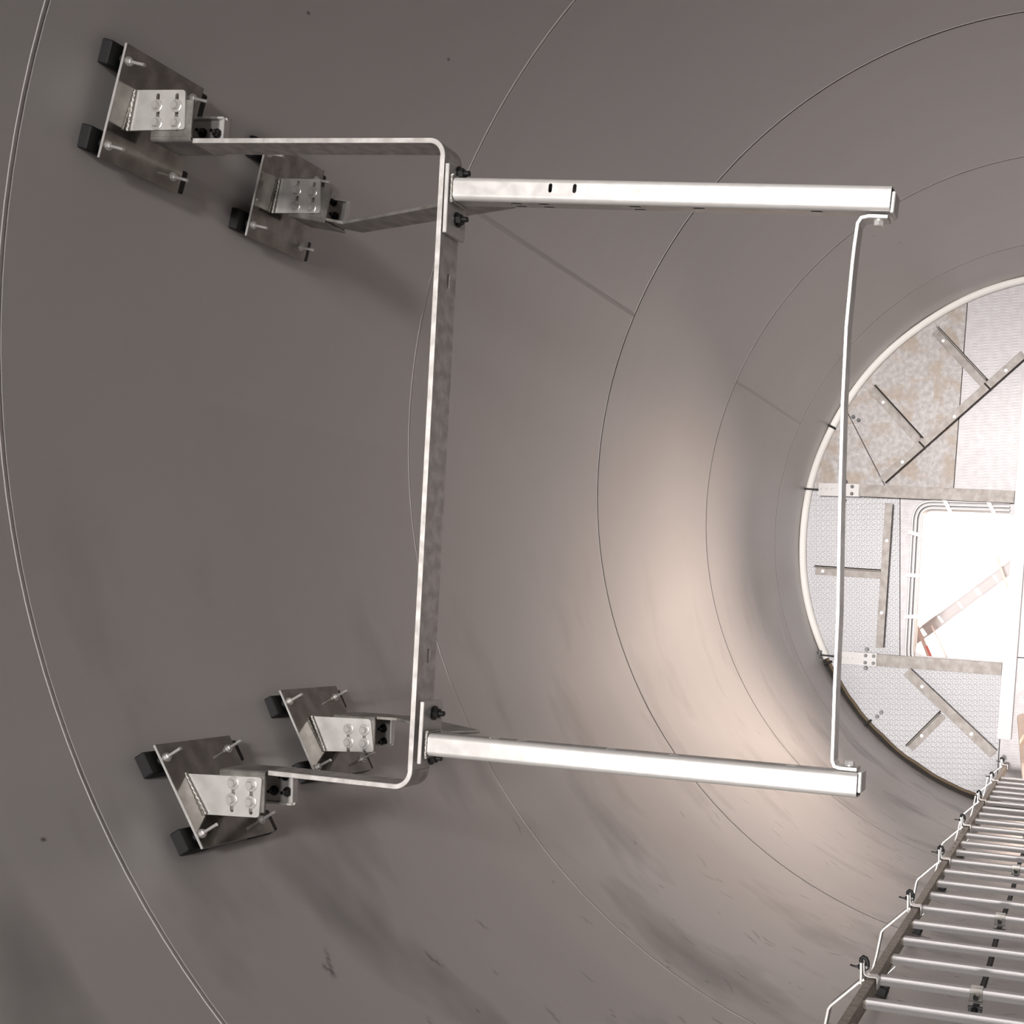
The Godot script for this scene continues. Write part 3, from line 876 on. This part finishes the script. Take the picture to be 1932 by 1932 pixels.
func build_frame() -> void:
	var f := thing("support_frame", "galvanised steel frame of a bent flat bar and two square tube arms", "metal frame")
	var Y := 2.315
	var TALL := 0.072
	# the bent flat bar
	var e0 := Vector2(-1.789, 0.5345); var k0 := Vector2(-1.1145, 0.4610); var k1 := Vector2(-1.2065, -0.9900); var e1 := Vector2(-1.583, -0.9680)
	var c0 := arc(e0, k0, k1, 0.034); var c1 := arc(k0, k1, e1, 0.040)
	var path := [on(e0, Y)]
	for p in c0: path.append(on(p, Y))
	var g := G.new()
	g.strip(path, 0.0118, TALL)
	# straight web with two long slots
	var wa: Vector2 = c0[-1]; var wb: Vector2 = c1[0]
	var wd := (wb - wa).normalized(); var wn := Vector2(-wd.y, wd.x)
	if wn.x < 0: wn = -wn
	var L := wa.distance_to(wb)
	var z := on(wn, 0)
	var xb := Basis(on(wd, 0), Vector3.UP, on(wd, 0).cross(Vector3.UP))
	var face := on(wa, Y) - xb.z * 0.0059
	g.plate(Transform3D(xb, face), PackedVector2Array([Vector2(0, 0), Vector2(L, 0), Vector2(L, TALL), Vector2(0, TALL)]), [slot(Vector2(0.268, 0.040), Vector2(1, 0), 0.034, 0.011), slot(Vector2(1.120, 0.040), Vector2(1, 0), 0.034, 0.011)], 0.0118)
	path = []
	for p in c1: path.append(on(p, Y))
	path.append(on(e1, Y))
	g.strip(path, 0.0118, TALL)
	obj("bent_bar", g, M.zinc_old, f)
	# arms
	var t1a := Vector2(-1.0945, 0.3535); var t1b := Vector2(-0.1048, 0.2355)
	var t2a := Vector2(-1.1630, -0.8905); var t2b := Vector2(-0.1735, -0.9470)
	var ss1 := []; for x in [-0.9397, -0.872, -0.6556, -0.5099, -0.2521]: ss1.append(x - t1a.x)
	var ss2 := []; for x in [-1.0054, -0.9365, -0.7219, -0.5760, -0.3154]: ss2.append(x - t2a.x)
	var q1 := []; var q2 := []
	for i in 5:
		q1.append([ss1[i], 0.018]); q2.append([ss2[i], 0.018])
		if i < 3:
			q1.append([ss1[i] + 0.004, 0.036]); q2.append([ss2[i] - 0.004, 0.036])
	var a1 := square_tube(f, t1a, t1b, Y, [0.243, 0.301], q1, -1.0)
	var a2 := square_tube(f, t2a, t2b, Y, [], q2, 1.0)
	# end plates between the bar and the arms, with weld runs and bolts
	for e in [[Vector2(-1.1093, 0.4090), Vector2(-1.1180, 0.2560), t1a, a1, [0.2965, 0.3990]], [Vector2(-1.1765, -0.7930), Vector2(-1.1862, -0.9340), t2a, a2, [-0.8210, -0.9235]]]:
		var p0: Vector2 = e[0]; var p1: Vector2 = e[1]
		var pg := G.new()
		var d := (p1 - p0).normalized(); var nn := Vector2(-d.y, d.x)
		if nn.x < 0: nn = -nn
		p0 = p0 + nn * 0.006; p1 = p1 + nn * 0.006
		var basis := Basis(on(d, 0), Vector3.UP, on(d, 0).cross(Vector3.UP))
		pg.box(Transform3D(basis, on((p0 + p1) / 2, Y + 0.037)), Vector3(p0.distance_to(p1), 0.078, 0.0100), 0.0012)
		var ep := obj("end_plate", pg, M.zinc, f)
		var wg := G.new()
		var c: Vector2 = e[2]
		var dw := d * 0.028
		for s in [-1.0, 1.0]:
			var pts := []
			for k in 13: pts.append(on(c + dw * s + nn * 0.001, Y + 0.052 * k / 12.0 + 0.001 * sin(k * 2.0)))
			wg.pipe(pts, 0.004, 7)
		var pts2 := []
		for k in 13: pts2.append(on(c + dw * lerpf(-1, 1, k / 12.0) + nn * 0.001, Y + 0.0008 * sin(k * 2.3)))
		wg.pipe(pts2, 0.0035, 7)
		obj("weld", wg, M.weld, ep)
		for bz in e[4]:
			var s: float = (bz - p0.y) / d.y
			var at: Vector3 = on(p0 + d * s + nn * 0.0052, Y + 0.040)
			nut_and_stud(f, "bolt", at, on(nn, 0), 0.026, 0.0125, M.dark_bolt)
			var hg := G.new()
			var back: Vector3 = on(p0 + d * s - nn * 0.0185, Y + 0.040)
			hg.turned(back + on(nn, 0) * 0.001, -on(nn, 0), [Vector2(0.014, 0), Vector2(0.013, 0.003), Vector2(0.006, 0.007)], 14)
			obj("bolt_head", hg, M.bright, f)
	# outer end caps
	for e in [[t1a, t1b, -1.0], [t2a, t2b, 1.0]]:
		var d: Vector2 = (e[1] - e[0]).normalized(); var w := Vector2(-d.y, d.x)
		var cg := G.new()
		cg.box(Transform3D(Basis(on(d, 0), Vector3.UP, on(d, 0).cross(Vector3.UP)), on(e[1] + d * 0.004 + w * e[2] * 0.006, Y + 0.032)), Vector3(0.008, 0.048, 0.044), 0.002)
		obj("end_cap", cg, M.zinc, f)
	# diagonal braces from the upper mounts down to the arms
	for s in [[Vector3(-1.822, 2.832, 0.5262), Vector3(-1.752, 2.832, 0.5080), Vector3(-1.032, 2.3665, 0.3480)], [Vector3(-1.648, 2.832, -0.8795), Vector3(-1.585, 2.832, -0.8820), Vector3(-1.135, 2.3665, -0.8690)]]:
		var bg := G.new()
		var A: Vector3 = s[0]; var B: Vector3 = s[1]; var C: Vector3 = s[2]
		bg.strip([A, B, C], 0.008, 0.070)
		obj("brace", bg, M.plate_zinc, f)
	# thin tie strap between the outer ends of the arms, slightly bowed
	var sp := []
	var line := [[-0.1120, 0.2005], [-0.150, 0.2055], [-0.166, 0.2035], [-0.1735, 0.1930], [-0.1800, 0.150], [-0.1849, 0.1099], [-0.1969, -0.0138], [-0.2046, -0.1673], [-0.2089, -0.3192], [-0.2110, -0.4185], [-0.2143, -0.5990], [-0.2205, -0.7388], [-0.2250, -0.870], [-0.2262, -0.8985], [-0.2220, -0.9095], [-0.2120, -0.9130], [-0.1750, -0.9155]]
	for p in line: sp.append(Vector3(p[0], 2.322, p[1]))
	var tg := G.new()
	tg.strip(sp, 0.0075, 0.040)
	var tie := obj("tie_strap", tg, M.zinc, f)
	for b in [[Vector2(-0.1335, 0.1995), Vector2(-0.1, -1)], [Vector2(-0.194, -0.9095), Vector2(0.06, 1)]]:
		var at := on(b[0], 2.342); var ax := on(b[1], 0).normalized()
		var hg := G.new()
		hg.turned(at, ax, [Vector2(0.012, 0), Vector2(0.012, 0.002)], 16)
		hg.hexa(at + ax * 0.002, ax, 0.0105, 0.009, 0.4)
		obj("bolt", hg, M.bright, tie)


# ------------------------------------------------------------------ ladder
func build_ladder() -> void:
	var lad := thing("cable_ladder", "wide silvery cable ladder running up the tower wall", "ladder", Vector3(-0.353, 3.2, -1.689))
	lad.basis = Basis(Vector3(0, 1, 0), deg_to_rad(3.4)) * Basis(Vector3(0, 0, 1), deg_to_rad(0.58))
	var lo := -2.2; var hi := 8.4
	var width := 0.56
	for s in [0, 1]:
		var g := G.new()
		var cx := -0.0135 if s == 0 else width + 0.0135
		var out := -1.0 if s == 0 else 1.0
		var mid := (lo + hi) / 2
		g.box(Transform3D(Basis(), Vector3(cx, mid, -0.0015)), Vector3(0.027, hi - lo, 0.003), 0.0008)
		g.box(Transform3D(Basis(), Vector3(cx, mid, -0.0525)), Vector3(0.027, hi - lo, 0.003), 0.0008)
		g.box(Transform3D(Basis(), Vector3(cx - out * 0.012, mid, -0.027)), Vector3(0.003, hi - lo, 0.048), 0.0)
		var rail := obj("side_rail", g, M.alu_rail, lad)
		for k in (16 if s == 0 else 0):
			var hg := G.new()
			hg.turned(Vector3(cx, 2.3 + 0.10 * k, 0.0002), Vector3.BACK, [Vector2(0.005, 0), Vector2(0.0045, 0.0015)], 10)
			obj("rivet", hg, M.dark_bolt, rail)
	var rung := G.new()
	var L := width - 0.012
	# ribbed aluminium profile: body and three shallow ribs on the underside
	rung.box(Transform3D(Basis(), Vector3(width / 2, 0.013, -0.017)), Vector3(L, 0.024, 0.028), 0.0012)
	for k in 4:
		rung.box(Transform3D(Basis(), Vector3(width / 2, 0.0005, -0.017 + (k - 1.5) * 0.0078)), Vector3(L, 0.003, 0.0036), 0.0006)
	var rm := rung.mesh()
	var cap := G.new()
	cap.box(Transform3D(Basis(), Vector3(0, 0.013, -0.019)), Vector3(0.013, 0.020, 0.024), 0.001)
	var cm := cap.mesh()
	var sp := 0.2297
	for k in range(-6, 23):
		var o := obj("rung", rm, M.alu, lad)
		o.position = Vector3(0, 0.07 + sp * k, 0)
		for x in [0.0035, width - 0.0035]:
			var c := obj("end_cap", cm, M.alu_rail, o)
			c.position.x = x
	# a thin cable clipped up the middle behind the rungs
	var cable := G.new()
	var pts := []
	for k in 60:
		var y := -2.0 + 0.17 * k
		pts.append(Vector3(0.30 + 0.004 * sin(k * 0.9), 3.2 + y, -1.689 - 0.058))
	for i in pts.size(): pts[i] = lad.transform * (Vector3(0.30 + 0.003 * sin(i * 0.9), -2.0 + 0.17 * i, -0.060))
	cable.pipe(pts, 0.010, 8)
	tag(obj("cable", cable, M.rubber), "black cable clipped behind the middle of the ladder rungs", "cable")
	# grey saddle clips, one to every fourth rung
	var names := ["lowest grey cable clip, on the nearest ladder rungs", "second grey cable clip up the ladder rungs", "third grey cable clip up the ladder rungs", "fourth grey cable clip up the ladder, close to the picture's edge"]
	for k in 4:
		var y := 0.07 + sp * (1 + 4 * k)
		var base := lad.transform * Vector3(0.30, y, -0.017)
		var t := thing("cable_clip", names[k], "cable clip", base, "cable clips on the ladder rungs")
		t.basis = lad.basis
		var g := G.new()
		g.box(Transform3D(Basis(), Vector3(0, -0.004, 0)), Vector3(0.038, 0.004, 0.036), 0.001)
		g.box(Transform3D(Basis(), Vector3(0, 0.010, 0.017)), Vector3(0.038, 0.032, 0.004), 0.001)
		g.box(Transform3D(Basis(), Vector3(0, 0.006, -0.022)), Vector3(0.042, 0.036, 0.004), 0.001)
		obj("saddle", g, M.plate_zinc, t)
		var h := G.new()
		h.hexa(Vector3(0, -0.0055, -0.008), Vector3.DOWN, 0.009, 0.012)
		h.rod(Vector3(0, -0.006, -0.008), Vector3(0, -0.028, -0.008), 0.004)
		obj("bolt", h, M.dark_bolt, t)
		var j := G.new()
		j.box(Transform3D(Basis(), Vector3(0, -0.004, -0.046)), Vector3(0.040, 0.024, 0.012), 0.002)
		j.box(Transform3D(Basis(), Vector3(0, -0.015, -0.036)), Vector3(0.044, 0.004, 0.010), 0.001)
		obj("jaw", j, M.dark_bolt, t)
	# stand-off brackets on the left rail, one to every fourth rung
	var where := ["nearest the camera", "second up the ladder", "third up the ladder", "fourth up the ladder", "fifth up the ladder", "sixth up the ladder, near the platform", "seventh up the ladder, at the platform", "topmost in view, above the platform beam"]
	for k in 8:
		var y := 0.07 + sp * (1 + 4 * k)
		var base := lad.transform * Vector3(-0.027, y - 0.045, 0.0)
		var t := thing("rail_bracket", "bent stand-off bracket on the left ladder rail, " + where[k], "bracket", base, "stand-off brackets of the cable ladder")
		var s := G.new()
		var ang := atan2(-2.04, -0.56)
		s.strip([Vector3(-0.006, -0.004, -0.004), Vector3(-0.022, -0.004, -0.014), Vector3(-0.110, -0.004, -0.092), Vector3(-0.118, -0.004, -0.104), Vector3(-0.137, -0.004, -0.195), Vector3(-0.165, -0.004, -0.295)] if k < 7 else [Vector3(-0.006, -0.004, -0.004), Vector3(-0.022, -0.004, -0.014), Vector3(-0.110, -0.004, -0.092)], 0.008, 0.040)
		obj("strap", s, M.zinc, t)
		var h := G.new()    # clamp: Z-shaped strip over the rail's front, and the upright hook with its screw
		h.strip([Vector3(0.034, -0.006, -0.030), Vector3(0.034, -0.006, 0.001), Vector3(0.030, -0.006, 0.0050), Vector3(0.008, -0.006, 0.0055), Vector3(0.0, -0.006, 0.008), Vector3(-0.006, -0.006, 0.014), Vector3(-0.007, -0.006, 0.046)], 0.0042, 0.030)
		obj("clamp", h, M.bright, t)
		var h2 := G.new()
		h2.strip([Vector3(-0.017, -0.006, -0.018), Vector3(-0.0155, -0.006, 0.010), Vector3(-0.0155, -0.006, 0.046)], 0.0075, 0.030)
		obj("hook", h2, M.bright, t)
		var b := G.new()
		b.rod(Vector3(-0.036, 0.009, 0.030), Vector3(0.008, 0.009, 0.030), 0.0038)
		b.hexa(Vector3(-0.020, 0.009, 0.030), Vector3.LEFT, 0.0085, 0.007, 0.2)
		b.hexa(Vector3(-0.003, 0.009, 0.030), Vector3.RIGHT, 0.0085, 0.007, 0.5)
		b.rod(Vector3(-0.036, 0.009, 0.030), Vector3(-0.052, 0.012, 0.033), 0.003)
		obj("screw", b, M.dark_bolt, t)
		var cap2 := G.new()
		cap2.pipe([Vector3(-0.019, 0.012, 0.044), Vector3(-0.018, 0.012, 0.054), Vector3(-0.012, 0.012, 0.060), Vector3(-0.003, 0.012, 0.056), Vector3(0.002, 0.012, 0.044), Vector3(0.002, 0.012, 0.032)], 0.0065, 8)
		obj("rubber_loop", cap2, M.rubber, t)
		if k < 6:
			var foot := G.new()
			var d := Vector3(-0.115, 0, -0.30)
			var wallp := Vector3(base.x + d.x, 0, base.z + d.z).normalized() * (R - 0.022)
			var lp := wallp - Vector3(base.x, 0, base.z)
			var inn := -Vector3(wallp.x, 0, wallp.z).normalized()
			foot.box(Transform3D(Basis(inn.cross(Vector3.UP), Vector3.UP, inn), lp + Vector3.UP * 0.02), Vector3(0.055, 0.075, 0.040), 0.004)
			obj("magnet", foot, M.rubber, t)
			var st := G.new()
			st.pipe([lp + Vector3.UP * 0.02 + inn * 0.02, lp + Vector3.UP * 0.02 + inn * 0.06, lp + Vector3(-0.02, 0.02, 0) + inn * 0.10], 0.0055, 8)
			st.rod(lp + Vector3.UP * 0.02 + inn * 0.05, lp + Vector3(0.03, 0.03, 0) + inn * 0.09, 0.005)
			obj("stud", st, M.bright, t)


# ------------------------------------------------------------------ lamps
func lamp_panel(called: String, label: String, at: Vector3, face: Vector3, size: Vector2, energy: float, tint: Color, glow: float) -> Node3D:
	var o := thing(called, label, "lamp", at)
	var z := -face.normalized()
	var x := Vector3.RIGHT if absf(z.y) > 0.9 else Vector3.UP.cross(z).normalized()
	var basis := Basis(x, z.cross(x), z)
	var g := G.new()
	g.box(Transform3D(basis, face.normalized() * 0.02), Vector3(size.x + 0.08, size.y + 0.08, 0.06), 0.008)
	obj("housing", g, M.lamp_body, o)
	var p := G.new()
	p.box(Transform3D(basis, face.normalized() * 0.052), Vector3(size.x, size.y, 0.008), 0.001)
	var gm: StandardMaterial3D = M.lamp_glow.duplicate()
	gm.emission = tint; gm.emission_energy_multiplier = glow
	obj("diffuser", p, gm, o)
	if energy <= 0.0: return o
	var l := AreaLight3D.new()
	l.name = "lamp_light"
	l.area_size = size; l.light_energy = energy; l.light_color = tint; l.shadow_enabled = true
	l.area_range = 40.0
	o.add_child(l)
	l.transform = Transform3D(basis, face.normalized() * 0.07)
	return o


func _ready() -> void:
	rng.seed = 11
	# camera: a lens whose picture is cropped off the optical axis
	var cam := Camera3D.new()
	cam.name = "camera"
	cam.projection = Camera3D.PROJECTION_FRUSTUM
	cam.near = 0.05; cam.far = 100.0
	cam.size = 2.0 * 966.0 / 2200.0 * cam.near
	cam.frustum_offset = Vector2(-514.0, 234.0) / 2200.0 * cam.near
	cam.transform = Transform3D(Basis(Vector3(0.963993, 0.265926, 0.0), Vector3(-0.002343, 0.008495, 0.999961), Vector3(0.265916, -0.963956, 0.008812)), Vector3(0.313624, 0.0, -0.622403))
	add_child(cam)
	cam.current = true
	var env := Environment.new()
	env.background_mode = Environment.BG_COLOR
	env.background_color = Color(0, 0, 0)
	env.tonemap_mode = Environment.TONE_MAPPER_LINEAR
	env.tonemap_exposure = 1.0
	env.sdfgi_enabled = true; env.ssao_enabled = true; env.ssil_enabled = true
	var we := WorldEnvironment.new()
	we.name = "world"; we.environment = env
	add_child(we)
	make_materials()
	M.strap_brown = mat(Color(0.42, 0.36, 0.28), 0.7)
	lamp_panel("ceiling_lamp", "large bright lamp panel in the chamber above the hatch", Vector3(0.52, TOP_Y - 0.06, 0.25), Vector3.DOWN, Vector2(2.0, 1.8), 14.0, Color(1.0, 0.90, 0.835), 3.0)
	lamp_panel("added_glow_panel", "added glowing panel that keeps the open hatch white", Vector3(-1.16, TOP_Y - 0.06, -0.18), Vector3.DOWN, Vector2(1.12, 1.88), 0.3, Color(1.0, 0.985, 0.97), 1.25)  # glow added above the hatch so the opening stays white
	var wl := lamp_panel("added_uplight", "added unseen lamp far below, lighting the undersides from straight below", Vector3(-0.2, FLOOR_Y + 0.06, -0.1), Vector3.UP, Vector2(2.0, 2.0), 0.0, Color(1.0, 0.98, 0.97), 3.0)  # added lamp out of view, brightens the undersides of frame and platform
	var sl := SpotLight3D.new()
	sl.name = "lamp_light"
	sl.spot_angle = 4.3; sl.spot_angle_attenuation = 0.15; sl.spot_range = 60.0; sl.spot_attenuation = 2.0
	sl.light_energy = 1950.0; sl.light_size = 1.9; sl.light_color = Color(1.0, 0.98, 0.97); sl.shadow_enabled = true
	wl.add_child(sl)
	sl.transform = Transform3D(Basis(Vector3(1, 0, 0), Vector3(0, 0, 1), Vector3(0, -1, 0)), Vector3(0, 0.08, 0))
	var side := lamp_panel("added_uplight", "smaller added unseen lamp below the camera, lighting mounts and rungs at a slant", Vector3(0.90, -6.0, 1.30), Vector3(-0.19, 0.96, -0.22), Vector2(0.4, 0.3), 0.0, Color(1.0, 0.98, 0.97), 3.0)  # second added lamp out of view, reaches the upper mounts and ladder rungs
	var s2 := SpotLight3D.new()
	s2.name = "lamp_light"
	s2.spot_angle = 16.0; s2.spot_angle_attenuation = 0.35; s2.spot_range = 40.0; s2.spot_attenuation = 2.0
	s2.light_energy = 24.0; s2.light_size = 0.5; s2.light_color = Color(1.0, 0.98, 0.97); s2.shadow_enabled = true
	side.add_child(s2)
	s2.look_at_from_position(side.position + Vector3(-0.19, 0.96, -0.22).normalized() * 0.1, Vector3(-0.75, 2.9, -0.75), Vector3.RIGHT)
	build_wall()
	build_chamber()
	build_ceiling()
	build_frame()
	build_mounts()
	build_ladder()
